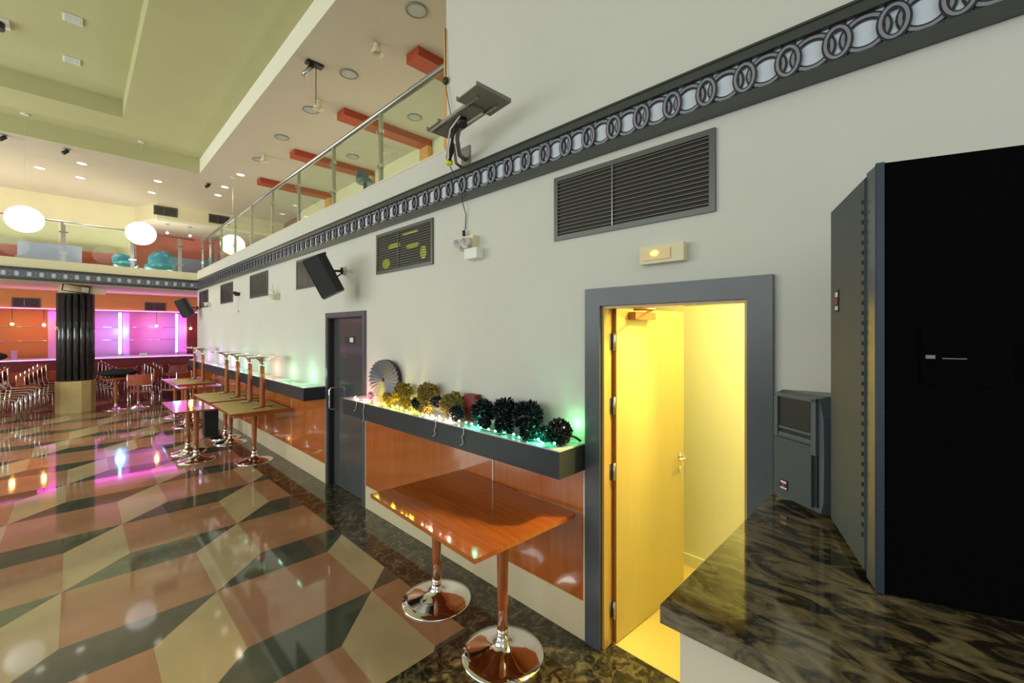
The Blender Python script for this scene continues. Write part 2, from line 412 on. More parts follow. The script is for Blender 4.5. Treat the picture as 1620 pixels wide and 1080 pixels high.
# back balcony parapet and slab
def bpt(s, out=0):   # point s metres left of the corner along the back fascia, out = beyond the fascia
    d = Vector((math.cos(FR), math.sin(FR), 0)); n = Vector((-d.y, d.x, 0))
    return FO + d*s - n*out
a = MB()
A, B, Cc, D = bpt(0), bpt(8.6), bpt(8.6, .15), bpt(0, .15)
a.prism([(v.x, v.y) for v in (A, D, Cc, B)], 2.80, 3.24)
A2 = bpt(8.6, 0)
struct(a.build('wall_balcony', M['wall_far']))
a = MB(); a.prism([(2.1, 13.1), (2.23, 12.95), (4.6, 12.95), (4.6, 17.4), (-6.4, 17.4), (Cc.x, Cc.y)], 2.85, 3.0)
struct(a.build('floor_balcony', M['wall_far']))
# gallery slab to the right
a = MB(); a.box(X1, 4.6, 2.815, 12.95, 2.9, 3.0); struct(a.build('floor_gallery', M['wall']))
a = MB(); a.box(4.45, 4.6, 2.6, 12.95, 3.0, 5.2); a.box(X1, 4.6, 2.6, 2.815, 3.0, 5.2); struct(a.build('wall_gallery', M['wall_far']))
a = MB(); a.box(4.435, 4.45, 2.82, 12.9, 3.0, 3.95); struct(a.build('baseboard_gallery', M['cream_strip']))
a = MB(); a.box(4.6, 4.7, 12.95, 17.4, 0, 5.2); struct(a.build('wall_side', M['maroon']))
# parapet cap
a = MB(); a.box(WX-.004, X1+.004, 2.82, 12.9, 3.27, 3.285); struct(a.build('trim_5', M['cream_strip']))

# ---------------------------------------------------------------- ceiling with coffer
CX, CY = 1.87, 11.25
a = MB(); Z = 5.2
a.mi = 0
a.box(CX, 4.7, -2.5, 17.4, Z, Z+.1); a.box(-6.5, CX, CY, 17.4, Z, Z+.1)
a.mi = 1
a.box(CX-.006, CX+.1, -2.5, CY+.1, Z+.1, 5.6)
a.mi = 2
a.box(-6.5, CX-.007, CY-.006, CY+.1, Z+.1, 5.6)
a.box(.57, CX-.008, -2.5, CY-.008, 5.5, 5.57); a.box(-6.5, .57, 10.01, CY-.008, 5.5, 5.57)
a.box(.57, .62, -2.5, 10.06, 5.57, 5.8); a.box(-6.5, .57, 10.01, 10.06, 5.57, 5.8); a.box(-6.5, .57, -2.5, 10.01, 5.78, 5.84)
struct(a.build('ceiling', [M['ceil'], M['fascia'], M['coffer']]))
a = MB(); a.box(CX-.007, CX-.0005, -2.5, CY-.008, Z, 5.499); struct(a.build('trim_6', M['fascia']))
a = MB(); a.box(-6.5, CX-.009, CY-.0075, CY-.0005, Z, 5.499); struct(a.build('trim_7', M['coffer']))

# upper back walls
a = MB()
a.mi = 0
a.box(-6.5, 1.14, 15.6, 15.7, 3.0, 5.2)
a.prism([(1.14, 15.6), (1.5, 14.6), (1.56, 14.62), (1.2, 15.66)], 4.8, 5.2)
a.box(1.5, 4.6, 14.6, 14.7, 4.8, 5.2)
a.mi = 1
a.prism([(1.14, 15.6), (1.5, 14.6), (4.6, 14.6), (4.6, 17.2), (1.14, 17.2)], 4.74, 4.8)
a.mi = 2
a.box(1.14, 4.6, 16.6, 16.7, 3.0, 4.75); a.box(1.10, 1.16, 15.6, 16.6, 3, 4.75)
struct(a.build('wall_back_upper', [M['wall_far'], M['fascia'], M['pink_paint']]))

# ---------------------------------------------------------------- red gallery beams
bm0 = None
for i, y in enumerate((4.5, 6.5, 8.6, 10.7)):
    lab = ['red ceiling beam with wall post, nearest the white wall end', 'second red ceiling beam with wall post counted from the white wall end', 'third red ceiling beam from the white wall end, seen through the railing', 'farthest red ceiling beam over the railing'][i]
    if i == 0:
        bm0 = thing('ceiling_beam', lab, 'beam', (3.65, y, 5.2), group='red beams over the gallery')
        a = MB(); a.box(-.80, .79, -.13, .13, -.11, 0); a.build('beam', M['red_paint'], bm0)
        a = MB(); a.box(.70, .785, -.13, .13, -2.1, -.11); a.build('post', M['orange_paint'], bm0)
    else: dup(bm0, (3.65, y, 5.2), label=lab)

# ---------------------------------------------------------------- railings
t = thing('glass_railing', 'glass and steel balcony railing along the top of the long wall', 'railing', (2.13, 7.65, 3.285))
posts = (3.93, 5.04, 6.17, 7.28, 8.40, 9.49, 10.58, 11.67, 12.5)
a = MB(); a.cyl((0, 2.82-7.65, .70), (0, 12.6-7.65, .70), .028, seg=12); a.build('handrail', M['steel'], t)
for y in posts:
    a = MB(); a.box(-.016, .016, y-7.65-.02, y-7.65+.02, 0, .68); o = a.build('post', M['steel'], t)
    for z in (.16, .50):
        
        for g0, g1 in ((-.045, -.02), (.02, .045)):
            b = MB(); b.box(-.028, .012, y-7.65+g0, y-7.65+g1, z-.02, z+.02); b.bevel(.004); b.build('glass_clamp', M['chrome'], o)
ys = (2.83,)+posts
for y0, y1 in zip(ys, ys[1:]):
    a = MB(); a.box(-.012, -.004, y0+.03-7.65, y1-.03-7.65, .015, .665); a.build('glass_panel', M['glass'], t)
a = MB(); a.box(WX-.004, X1, 2.812, 2.842, 3.285, 4.25); tag(a.build('corner_trim', M['orange_paint']), 'thin orange vertical trim at the end of the white wall by the railing', 'trim')

t = thing('glass_railing', 'glass railing on the far balcony behind the glowing globes', 'railing', (0, 0, 0))
for s in (.35, 1.22, 2.30, 3.4, 4.5, 5.6):
    p = bpt(s, .07)
    a = MB(); a.box(p.x-.02, p.x+.02, p.y-.015, p.y+.015, 3.24, 4.05); a.box(p.x+.02, p.x+.05, p.y-.010, p.y+.010, 3.24, 4.0); o = a.build('post', M['steel'], t)
    for z in (3.42, 3.85):
        b = MB(); b.box(p.x-.05, p.x+.085, p.y-.02, p.y-.015, z-.015, z+.015); b.build('glass_clamp', M['chrome'], o)
p0, p1 = bpt(.05, .07), bpt(7, .07)
a = MB(); a.cyl((p0.x, p0.y, 4.06), (p1.x, p1.y, 4.06), .02); a.build('handrail', M['steel'], t)
for s0, s1 in ((.40, 1.14), (1.27, 2.22), (2.36, 3.32), (3.46, 4.42), (4.56, 5.5)):
    q0, q1 = bpt(s0, .065), bpt(s1, .065); n = (bpt(0, .008)-bpt(0, 0))
    a = MB(); a.prism([(q0.x, q0.y), (q0.x+n.x, q0.y+n.y), (q1.x+n.x, q1.y+n.y), (q1.x, q1.y)], 3.25, 4.02); a.build('glass_panel', M['glass'], t)

# far balcony furniture
def bench(x0, x1, y, z, label, m, h, nm='bench_seat'):
    t = thing(nm, label, 'bench', ((x0+x1)/2, y, 3.0)); L = (x1-x0)/2
    a = MB(); a.box(-L, L, -.5, .0, 0, .42); a.bevel(.02); a.build('seat', m, t)
    a = MB(); a.box(-L, L, 0, .16, 0, h); a.bevel(.03); a.build('backrest', m, t)
bench(-4.0, 1.0, 15.2, 3, 'long red bench against the far balcony wall', M['red_paint'], .82)
bench(-.9, .1, 14.3, 3, 'grey-blue sofa seen through the far railing left of its post', M['lav'], .80, 'sofa')
bench(1.75, 3.6, 15.9, 3, 'lavender bench before the pink wall on the far balcony', M['lav'], .98)
t = thing('lounge_chair', 'teal shell lounge chair behind the far balcony railing', 'chair', (1.48, 14.0, 3.0), R(160))
a = MB(); a.sphere((0, 0, .42), .30, sc_=(1, .9, .45)); a.build('seat', M['teal'], t)
a = MB(); a.sphere((0, -.2, .62), .28, sc_=(1, .35, .95)); a.build('backrest', M['teal'], t)
a = MB(); a.lathe([(.22, 0), (.2, .02), (.03, .05), (.03, .32)]); a.build('pedestal', M['chrome'], t)
t = thing('lounge_chair', 'small teal chair left of the teal shell chair on the far balcony', 'chair', (.84, 13.75, 3.0), R(200))
a = MB(); a.sphere((0, 0, .40), .24, sc_=(1, .9, .4)); a.build('seat', M['teal'], t)
a = MB(); a.sphere((0, -.18, .52), .2, sc_=(1, .3, .8)); a.build('backrest', M['teal'], t)
a = MB(); a.lathe([(.2, 0), (.18, .02), (.03, .05), (.03, .32)]); a.build('pedestal', M['chrome'], t)
t = thing('bar_stool', 'grey-blue bar stool behind the long railing, by its second post', 'stool', (2.55, 5.1, 3.0))
a = MB(); a.lathe([(.09, .66), (.10, .70), (.09, .72)]); a.build('seat', M['slate_blue'], t)
a = MB(); a.box(-.08, .08, .06, .09, .68, .84); a.bevel(.02); a.build('backrest', M['slate_blue'], t)
a = MB(); a.lathe([(.2, 0), (.19, .02), (.025, .05), (.025, .66)]); a.build('pedestal', M['chrome'], t)

# glowing globes
for i, (x, lab) in enumerate(((-.61, 'big glowing white globe pendant, leftmost of the three'), (.89, 'glowing white globe pendant in the middle, before the far railing post'), (2.42, 'glowing white globe seen through the long glass railing'))):
    z = 3.71
    t = thing('globe_pendant', lab, 'lamp', (x, 11.0, z), group='glowing globe pendants')
    a = MB(); a.sphere((0, 0, 0), .235, 32, 20, (1, 1, .94)); a.build('globe', M['globe'], t)
    a = MB(); top = (5.78 if x < .5 else 5.5 if x < 1.8 else 5.2)-z
    if x < .5: top = 5.5-z
    a.cyl((0, 0, .21), (0, 0, top), .0015, seg=6); a.build('cord', M['wire'], t)
    a = MB(); a.lathe([(.05, top-.02), (.05, top)], 16); a.build('canopy', M['white'], t)

# ---------------------------------------------------------------- ceiling fittings
def ceil_disc(x, y, z, r, on, label, name, cat, grp):
    t = thing(name, label, cat, (x, y, z), group=grp)
    a = MB(); a.lathe([(r, 0), (r, -.012), (r*.86, -.016), (r*.86, -.008), (r*.5, -.008)], 28, cap=False); a.build('rim', M['disc_rim'] if not on else M['white'], t)
    a = MB(); a.lathe([(r*.85, -.002), (r*.85, -.010)], 28); a.build('lens' if on else 'mesh_cover', M['disc_on'] if on else M['disc_off'], t)
    return t
for x, y, lab in ((2.52, 3.9, 'round grey ceiling speaker nearest the white wall, at the top edge'), (2.52, 5.5, 'round grey ceiling speaker, second along the row beside the railing'), (2.52, 6.81, 'round grey ceiling speaker, third along the row beside the railing'), (2.52, 8.13, 'round grey ceiling speaker, fourth along the row beside the railing'), (2.53, 9.5, 'round grey ceiling speaker, fifth and farthest of the row'), (3.76, 5.87, 'round grey ceiling speaker seen through the glass between the nearest beams'), (3.76, 8.04, 'round grey ceiling speaker seen through the glass between the second and third beams')):
    ceil_disc(x, y, Z, .115, False, lab, 'ceiling_speaker', 'speaker', 'round ceiling speakers')
for x, y, lab in ((-.52, 13.2, 'bright recessed downlight above the leftmost globe'), (.07, 13.4, 'recessed downlight right of the leftmost globe, nearer the back wall'), (1.3, 13.6, 'bright recessed downlight above the middle globe'), (1.3, 12.48, 'recessed downlight just in front of the one above the middle globe'), (.09, 12.25, 'recessed downlight behind the black spotlight, left part of the ceiling'), (2.5, 10.69, 'recessed downlight in the strip past the coffer corner'), (2.45, 11.86, 'recessed downlight farthest along the strip past the coffer corner'), (2.48, 12.69, 'recessed downlight above the near end of the far railing')):
    ceil_disc(x, y, Z, .085, True, lab, 'recessed_downlight', 'downlight', 'recessed ceiling downlights')
for x, y, lab, zz in ((-.12, 11.5, 'small black ceiling spotlight on the white ceiling behind the coffer', Z), (-.87, 11.45, 'small black ceiling spotlight at the left frame edge behind the coffer', Z), (2.13, 11.87, 'small chrome-and-black ceiling spotlight near the coffer corner', Z)):
    t = thing('ceiling_spotlight', lab, 'spotlight', (x, y, zz), group='small ceiling spotlights')
    a = MB(); a.lathe([(.05, -.01), (.05, 0)], 16); a.build('canopy', M['disc_rim'], t)
    a = MB(); a.cyl((0, 0, -.01), (0, 0, -.05), .01); a.cyl((.02, 0, -.03), (-.05, -.02, -.1), .03, .035); a.build('lamp_head', M['black'], t)
for x, y, lab in ((2.49, 4.69, 'cream cone ceiling lamp nearest the white wall'), (2.50, 6.45, 'cream cone ceiling lamp under the thin hanging rod'), (2.54, 9.2, 'cream cone ceiling lamp farther along the gallery edge'), (3.9, 4.75, 'small white cone ceiling lamp behind the glass, by the nearest beam'), (3.9, 7.2, 'small white cone ceiling lamp behind the glass, by the second beam')):
    t = thing('cone_lamp', lab, 'lamp', (x, y, Z), group='cone ceiling lamps')
    a = MB(); a.lathe([(.035, 0), (.035, -.03)], 16); a.build('canopy', M['ivory'], t)
    a = MB(); a.lathe([(.03, -.03), (.075, -.13), (.07, -.13), (.02, -.05)], 20, cap=False); a.build('lamp_shade', M['ivory'], t)
t = thing('track_spotlight', 'black and steel ceiling spotlight with a thin rod hanging from it', 'spotlight', (2.12, 5.6, Z))
a = MB(); a.box(-.10, .10, -.05, .05, -.03, 0); a.bevel(.006); a.build('mount_plate', M['black'], t)
a = MB(); a.cyl((-.02, 0, -.03), (-.13, .02, -.20), .028, .034); a.build('lamp_head', M['steel'], t)
a = MB(); a.cyl((.03, .03, -.03), (.03, .03, -.50), .005, seg=6); a.build('hanging_rod', M['bwire'], t)
# square lights in the inner coffer
for x, y, lab in ((-.03, 7.8, 'square white coffer light nearest the top of the photo'), (-.045, 9.0, 'square white coffer light nearest the coffer corner')):
    t = thing('coffer_light', lab, 'lamp', (x, y, 5.78), group='square coffer lights')
    a = MB(); a.box(-.09, .09, -.09, .09, -.02, 0); a.build('frame', M['white'], t)
    a = MB(); a.box(-.07, .07, -.07, .07, -.026, -.02); a.build('lens', M['shelf_top'], t)
t = thing('coffer_spotlight', 'black spotlight in the coffer at the left frame edge', 'spotlight', (-.72, 8.55, 5.78))
a = MB(); a.box(-.12, .12, -.12, .12, -.02, 0); a.build('frame', M['white'], t)
a = MB(); a.lathe([(.08, -.10), (.08, -.02)], 16); a.build('lamp_head', M['black'], t)
# pendant mini spots at pink wall
for x, lab in ((1.75, 'tiny glowing pendant spot before the pink wall, left of the pair'), (2.25, 'tiny glowing pendant spot before the pink wall, right of the pair')):
    t = thing('mini_pendant', lab, 'lamp', (x, 14.9, 4.74), group='tiny pendants at the pink wall')
    a = MB(); a.lathe([(.05, -.01), (.05, 0)], 12); a.cyl((0, 0, 0), (0, 0, -.22), .006, seg=6); a.build('stem', M['steel'], t)
    a = MB(); a.sphere((0, 0, -.25), .035); a.build('bulb', M['globe'], t)

# ---------------------------------------------------------------- vents
def vent(name, label, W_, H_, n, grp, slats='slat'):
    t = thing(name, label, 'vent', group=grp)
    a = MB(); f = .028; d_ = .014
    a.box(-W_/2, W_/2, -d_, 0, 0, f); a.box(-W_/2, W_/2, -d_, 0, H_-f, H_); a.box(-W_/2, -W_/2+f, -d_, 0, f, H_-f); a.box(W_/2-f, W_/2, -d_, 0, f, H_-f)
    a.bevel(.002); a.build('frame', M['vframe'], t)
    a = MB(); a.box(-W_/2+f, W_/2-f, -.003, 0, f, H_-f); a.build('backing', M['dark'], t)
    a = MB(); hh = (H_-2*f)/n
    for i in range(n):
        z = f+hh*(i+.5); m = Matrix.Translation((0, -.008, z)) @ Matrix.Rotation(R(-12), 4, 'X')
        a.box(-W_/2+f, W_/2-f, -.006, .004, -.0022, .0022, m)
    a.box(-W_*.07-.003, -W_*.07+.003, -.015, -.004, f, H_-f)
    a.build('louvers', M['slat'], t)
    return t
v0 = vent('air_vent', 'wide black louvered air vent above the corridor doorway', .96, .39, 15, 'louvered vents on the long wall')
v0.location = (WX, 1.21, 2.37); v0.rotation_euler = (0, 0, -PI/2)
def _x(): pass
labs = ['louvered vent reflecting yellow-green, beside the emergency lamp with a hanging cable', 'louvered vent half hidden behind the large wall speaker', 'silver louvered vent fourth along the wall, left of the speaker-hidden one', 'pale bluish louvered vent second from the far corner', 'dark narrow-looking louvered vent nearest the far corner']
for k, (y, lab) in enumerate(zip((3.467, 5.67, 7.87, 10.0, 12.16), labs)):
    v = dup(v0, (WX, y, 2.37), -PI/2, lab)
    if k == 0:
        b = MB()
        for (x, z, rx, rz_) in ((-.15, .24, .12, .024), (.16, .20, .12, .020), (-.30, .09, .075, .05), (.33, .12, .05, .06), (.12, .32, .14, .012)):
            b = MB(); b.sphere((x, -.0045, z), 1, 14, 8, (rx, .0025, rz_)); b.build('foil_patch', M['greeny'], v)  # flat yellow-green patches between louvers and backing
for x, lab in ((-.87, 'black vent on the orange header left of the fluted column'), (1.63, 'black vent on the orange header right of the fluted column')):
    v = vent('header_vent', lab, .48, .24, 8, 'black vents over the bar'); v.location = (x, 16.199, 2.41)
for x, lab in ((1.68, 'black vent high on the far yellow band, left one'), (2.88, 'black vent high on the far yellow band, right one')):
    v = vent('upper_vent', lab, .50, .25, 8, 'black vents high on the far wall'); v.location = (x, 14.599, 4.88)

# ---------------------------------------------------------------- lower back: bar
a = MB()
a.mi = 0; a.box(-6.5, 4.6, 16.2, 16.4, 2.40, 2.85)
a.mi = 1; a.box(-6.5, -.3, 17.0, 17.1, 0, 2.85)
a.mi = 2; a.box(-.3, 2.35, 17.0, 17.1, 0, 2.85)
a.mi = 3; a.box(2.35, 4.6, 17.0, 17.1, 0, 2.85)
struct(a.build('wall_back', [M['orange_paint'], M['bar_orange'], M['pinkish'], M['maroon']]))
t = thing('bar_counter', 'long dark red bar counter under the pink neon at the back', 'counter', (-.9, 16.1, 0))
a = MB(); a.box(-5.4, 5.4, 0, .5, 0, 1.07); a.build('front_panel', M['maroon'], t)
a = MB(); a.box(-5.45, 5.45, -.12, .62, 1.07, 1.11); a.bevel(.005); a.build('worktop', M['shelf_top'], t)
for x, wd, lab in ((-.44, .15, 'white pilaster glowing pink left of the fluted column'), (1.02, .14, 'white pilaster beside the cyan neon tube'), (2.33, .2, 'white pilaster beside the blue neon tube'), (3.0, .16, 'white pilaster at the far right end of the bar')):
    a = MB(); a.box(x-wd/2, x+wd/2, 16.66, 16.80, 1.11, 2.399); tag(a.build('pilaster', M['pinkish']), lab, 'pilaster', 'bar pilasters')
for x, m_, lab in ((.885, 'cyan', 'bright cyan vertical neon tube behind the bar'), (2.17, 'blue', 'blue vertical neon tube near the right end of the bar')):
    t = thing('neon_tube', lab, 'neon light', (x, 16.60, 1.11), group='vertical neon tubes')
    a = MB(); a.cyl((0, 0, .07), (0, 0, 1.23), .032); a.build('tube', M[m_], t)
    a = MB(); a.cyl((0, 0, 0), (0, 0, .07), .035); a.cyl((0, 0, 1.23), (0, 0, 1.289), .035); a.build('end_cap', M['steel'], t)
for x0, x1, y, z, lab in ((-6, 4.4, 16.17, 2.385, 'pink neon line along the lower edge of the orange header'), (-6, 4.4, 15.955, 1.09, 'pink neon line along the bar counter front edge')):
    a = MB(); a.cyl((x0, y, z), (x1, y, z), .008 if z > 2 else .006); tag(a.build('neon_line', M['mag']), lab, 'neon light')
for z, lab in ((1.93, 'upper thin steel rail behind the bar'), (1.56, 'lower thin steel rail behind the bar')):
    a = MB(); a.cyl((-6, 16.95, z), (4.5, 16.95, z), .008)
    for x in range(-5, 5): a.cyl((x, 16.95, z), (x, 17.0, z), .006, seg=6)
    tag(a.build('back_rail', M['chrome']), lab, 'rail')
for x, z, lab in ((-1.12, 1.99, 'warm bar lamp at the left frame edge'), (-.58, 1.98, 'warm star-bright bar lamp left of the fluted column'), (1.68, 1.97, 'warm star-bright bar lamp between the neon tubes'), (2.50, 1.9, 'warm bar lamp at the right end of the bar')):
    t = thing('bar_lamp', lab, 'lamp', (x, 16.45, 2.399), group='warm bar lamps')
    a = MB(); a.cyl((0, 0, z-2.36), (0, 0, 0), .006, seg=6); a.build('cord', M['bwire'], t)
    a = MB(); a.sphere((0, 0, z-2.4), .03); a.build('bulb', M['warm'], t)
    lamp('POINT', 'bar_lamp_light', (x, 16.38, z), 4.5, (1, .45, .12), .04)
lamp('AREA', 'pink_neon_light', (1.0, 16.55, 2.34), 14, (1, .05, .75), 3.4, (0, 0, 0), .1)
lamp('AREA', 'pink_neon_light', (1.2, 16.5, 1.16), 8, (1, .08, .9), 3.0, (R(180), 0, 0), .1)
lamp('AREA', 'pink_neon_light', (-.4, 15.4, 2.3), 9, (1, .10, .7), 8, (R(190), 0, 0), .1)
lamp('POINT', 'cyan_neon_light', (.885, 16.5, 1.8), 12, (.1, .7, 1), .1)
lamp('POINT', 'blue_neon_light', (2.17, 16.5, 1.8), 4, (.15, .35, 1), .1)
# items on bar
a = MB(); a.box(-1.12, -1.02, 16.2, 16.3, 1.11, 1.34); tag(a.build('napkin_box', M['pinkish']), 'pale upright box on the bar counter at the far left', 'box')
a = MB(); a.box(1.28, 1.44, 16.15, 16.25, 1.11, 1.19); a.bevel(.01); tag(a.build('glass_rack', M['white']), 'small white item on the bar between the neon tubes', 'rack')
a = MB(); a.sphere((-1.32, 16.25, 1.20), .12, sc_=(1.2, .7, .75)); tag(a.build('bag', M['cloth']), 'black bag on the bar counter at the left frame edge', 'bag')

# ---------------------------------------------------------------- fluted column
t = thing('fluted_column', 'black glossy fluted column on a beige round base', 'column', (0, 13.95, 0))
a = MB(); n = 12
pts = [(.34*math.cos(2*PI*(i+.5)/n), .34*math.sin(2*PI*(i+.5)/n)) for i in range(n)]
a.prism(pts, 0, .70); a.build('base', M['col_base'], t)
a = MB(); a.lathe([(.25, .70), (.25, 2.68)], 24)
for i in range(16):
    c, s_ = .262*math.cos(2*PI*i/16), .262*math.sin(2*PI*i/16); a.cyl((c, s_, .70), (c, s_, 2.66), .05, seg=12)
a.build('fluted_shaft', M['column'], t)
a = MB(); a.lathe([(.27, 2.66), (.29, 2.72), (.29, 2.76), (.26, 2.85)], 24); a.build('capital', M['cream'], t)
a = MB(); a.box(-.2, .2, -.42, -.3, 2.68, 2.79, Matrix.Rotation(R(6), 4, 'Y')); a.build('lamp_box', M['ivory'], t)
a = MB(); m = Matrix.Translation((.0, -.45, 2.70)) @ Matrix.Rotation(R(8), 4, 'Y')
a.box(-.22, .22, -.02, .02, .115, .135, m); a.box(-.22, .22, -.02, .02, -.03, -.015, m); a.box(-.22, -.20, -.02, .02, -.015, .115, m); a.box(.20, .22, -.02, .02, -.015, .115, m)
a.build('bracket_frame', M['black'], t)

# ---------------------------------------------------------------- tables
def ped(a_base, a_pole, a_col, x, y, flip=False, r=.23, h=.72):
    m = Matrix.Translation((x, y, 0))
    if flip: m = Matrix.Translation((x, y, 0)) @ Matrix.Rotation(PI, 4, 'X')
    prof = [(r, 0), (r+.002, .006), (r-.003, .012), (r*.8, .022), (r*.55, .034), (r*.33, .048), (r*.2, .066), (.036, .09), (.031, .115)]
    a_base.lathe(prof, 48, m)
    a_col.lathe([(.031, .10), (.031, .15)], 24, m)
    a_pole.lathe([(.0275, .13), (.030, .30), (.0345, h-.03), (.0345, h-.006)], 24, m)
    a_pole.lathe([(.055, h-.006), (.055, h)], 20, m)
def table(loc, rz, W_, L_, poles, label, group=None, top='table', h=.75, cat='table', name='pedestal_table'):
    t = thing(name, label, cat, loc, rz, group)
    a = MB(); a.box(-W_/2, W_/2, -L_/2, L_/2, h-.024, h); a.bevel(.004, 2); a.build('tabletop', M[top], t)
    for (x, y) in poles:
        b, p, c = MB(), MB(), MB(); ped(b, p, c, x, y, h=h-.024)
        b.build('pedestal_base', M['chrome'], t); p.build('pole', M['pole'], t); c.build('collar', M['chrome'], t)
    return t
def upturned(loc, rz, W_, L_, poles, label, group):
    # lies on its top: local z=0 is the surface it lies on
    t = thing('upturned_table', label, 'table', loc, rz, group)
    a = MB(); a.mi = 0; a.box(-W_/2, W_/2, -L_/2, L_/2, 0, .022); a.bevel(.003)
    a.bm.faces.ensure_lookup_table()
    for f in a.bm.faces:
        f.normal_update()
        if f.calc_center_median().z > .0215: f.material_index = 1
    a.build('tabletop', [M['table'], M['mdf']], t)
    for (x, y) in poles:
        b, p, c, cx_ = MB(), MB(), MB(), MB()
        ped(b, p, cx_, 0, 0, flip=True, h=.70, r=.21)
        for mb, nm, mm in ((b, 'pedestal_base', 'chrome'), (p, 'pole', 'pole')):
            mb.build(nm, M[mm], t, loc=(x, y, .724))
        for k in range(2):   # cross mounting plate
            m = Matrix.Rotation(k*PI/2+.5, 4, 'Z'); c.box(-.16, .16, -.012, .012, -.70+.001*k, -.694+.001*k, m)
        c2 = MB(); c2.lathe([(.031, -.15), (.031, -.10)], 20); c2.build('collar', M['chrome'], t, loc=(x, y, .724))
        c.build('mounting_cross', M['steel'], t, loc=(x, y, .724))
    return t
table((1.695, 2.06, 0), R(-2.5), .74, 1.10, ((0, -.33), (0, .34)), 'glossy orange-brown table with two chrome disc bases in the foreground', None)
# poles of the near table as parts; far tables
table((1.13, 7.65, 0), R(0), .46, 1.16, ((.05, .33), (.06, -.24)), 'narrow lower wooden table standing left of the table stack', 'far pedestal tables')
table((1.73, 6.80, 0), 0, .70, 1.18, ((.02, -.02),), 'wooden table carrying the nearest upturned table of the stack', 'far pedestal tables')
table((1.73, 8.12, 0), 0, .70, 1.18, ((.04, .05), (.06, .50)), 'wooden table carrying the second upturned table of the stack', 'far pedestal tables')
upturned((1.70, 6.84, .751), R(-1), .68, 1.16, ((.09, -.30), (.09, .33)), 'upside-down table lying on the stack nearest the narrow door, disc bases in the air', 'upturned tables')
upturned((1.70, 8.14, .751), R(1), .68, 1.16, ((.09, -.30), (.09, .36)), 'upside-down table on the stack, just beyond the nearest upside-down one', 'upturned tables')
table((1.68, 10.50, 0), 0, .70, 1.1, ((-.2, -.3), (0, .2)), 'wooden table carrying the far upturned table, nearer of its pair', 'far pedestal tables')
table((1.68, 11.70, 0), 0, .70, 1.1, ((-.2, -.2), (0, .3)), 'wooden table carrying the far upturned table, farther of its pair', 'far pedestal tables')
upturned((1.70, 11.12, .751), 0, .62, 1.3, ((.14, -.36), (.12, .38)), 'upside-down table on the farthest table stack near the corner', 'upturned tables')
table((.85, 13.55, 0), R(5), .9, .75, ((-.2, 0), (.2, 0)), 'dark wooden table holding a heap of black cloth right of the column', 'far pedestal tables')
table((1.95, 13.70, 0), 0, .8, .75, ((0, 0),), 'wooden table in front of the chairs near the far corner', 'far pedestal tables')
a = MB(); random.seed(3)
a.sphere((.70, 13.65, .842), 1, 28, 16, (.33, .22, .092))
for v in a.bm.verts:
    k = 1+.16*math.sin(v.co.x*23)*math.cos(v.co.y*19+v.co.z*11)
    v.co.z = .751+max(0, (v.co.z-.751)*k); v.co.x = .70+(v.co.x-.70)*(1+.12*math.sin(v.co.y*30))
tag(a.build('cloth_heap', M['cloth']), 'heap of black cloth lying on the dark table right of the column', 'cloth')
a = MB(); a.box(1.55, 1.75, 8.93, 9.13, 0, .56); a.bevel(.02); tag(a.build('subwoofer_box', M['black']), 'small black box on the floor beneath the stacked tables', 'box')

# ---------------------------------------------------------------- chairs
def make_chair(label, group):
    t = thing('stacking_chair', label, 'chair', (0, 0, 0), 0, group)
    a = MB()
    n = 8
    for i in range(n):
        x0 = -.20+.40*i/n; x1 = -.20+.40*(i+1)/n; f = lambda x: .45-.02*math.cos(x/.2*PI/2)
        a.prism([(-.19, f(x0)), (.20, f(x0)+.005), (.20, f(x0)+.017), (-.19, f(x0)+.012)], x0, x1, Matrix(((0, 0, 1, 0), (1, 0, 0, 0), (0, 1, 0, 0), (0, 0, 0, 1))))
    a.build('seat', M['seat'], t)
    a = MB()
    for i in range(n):
        x0 = -.20+.40*i/n; x1 = x0+.40/n; f = lambda x: -.235-.035*math.cos(x/.2*PI/2)
        a.prism([(x0, f(x0)), (x1, f(x1)), (x1, f(x1)+.012), (x0, f(x0)+.012)], .60, .84)
    a.build('backrest', M['seat'], t)
    for s in (-1, 1):
        a = MB(); a.tube([(s*.205, -.23, 0), (s*.205, -.21, .25), (s*.205, -.19, .44)], .011); a.build('leg', M['chrome'], t)
        a = MB(); a.tube([(s*.205, .21, 0), (s*.205, .20, .25), (s*.205, .19, .42)], .011); a.build('leg', M['chrome'], t)
        a = MB(); a.tube([(s*.205, .19, .42), (s*.205, .12, .436), (s*.205, -.12, .436), (s*.205, -.19, .45), (s*.208, -.225, .58), (s*.208, -.235, .84), (s*.204, -.215, .86)], .011); a.build('side_frame', M['chrome'], t)
    return t
chair0 = make_chair('red-brown stacking chair', 'stacked chairs')
first = [True]
def place(x, y, z, rz, label, group, tilt=0):
    rot = (tilt, 0, rz)
    if first[0]:
        first[0] = False; chair0.location = (x, y, z); chair0.rotation_euler = rot; chair0['label'] = label; chair0['group'] = group; return
    dup(chair0, (x, y, z), rot=rot, label=label, group=group)
pos = ['lowest', 'second from the bottom', 'third from the bottom', 'fourth from the bottom', 'fifth from the bottom', 'topmost']
def stack(x, y, rz, n, where, group, dx=.055, dz=.052):
    for k in range(n):
        d = Vector((math.sin(-rz)*dx*k, math.cos(rz)*dx*k, dz*k))
        nm = pos[k] if k < n-1 else 'topmost'
        place(x+d.x, y+d.y, d.z, rz, 'red-brown chair, %s of the stack %s' % (nm, where), group)
stack(-1.08, 13.35, R(-80), 6, 'at the left frame edge', 'chair stack at the left edge', .065, .045)
stack(-.62, 14.15, R(-70), 6, 'just left of the fluted column', 'chair stack left of the column', .065, .045)
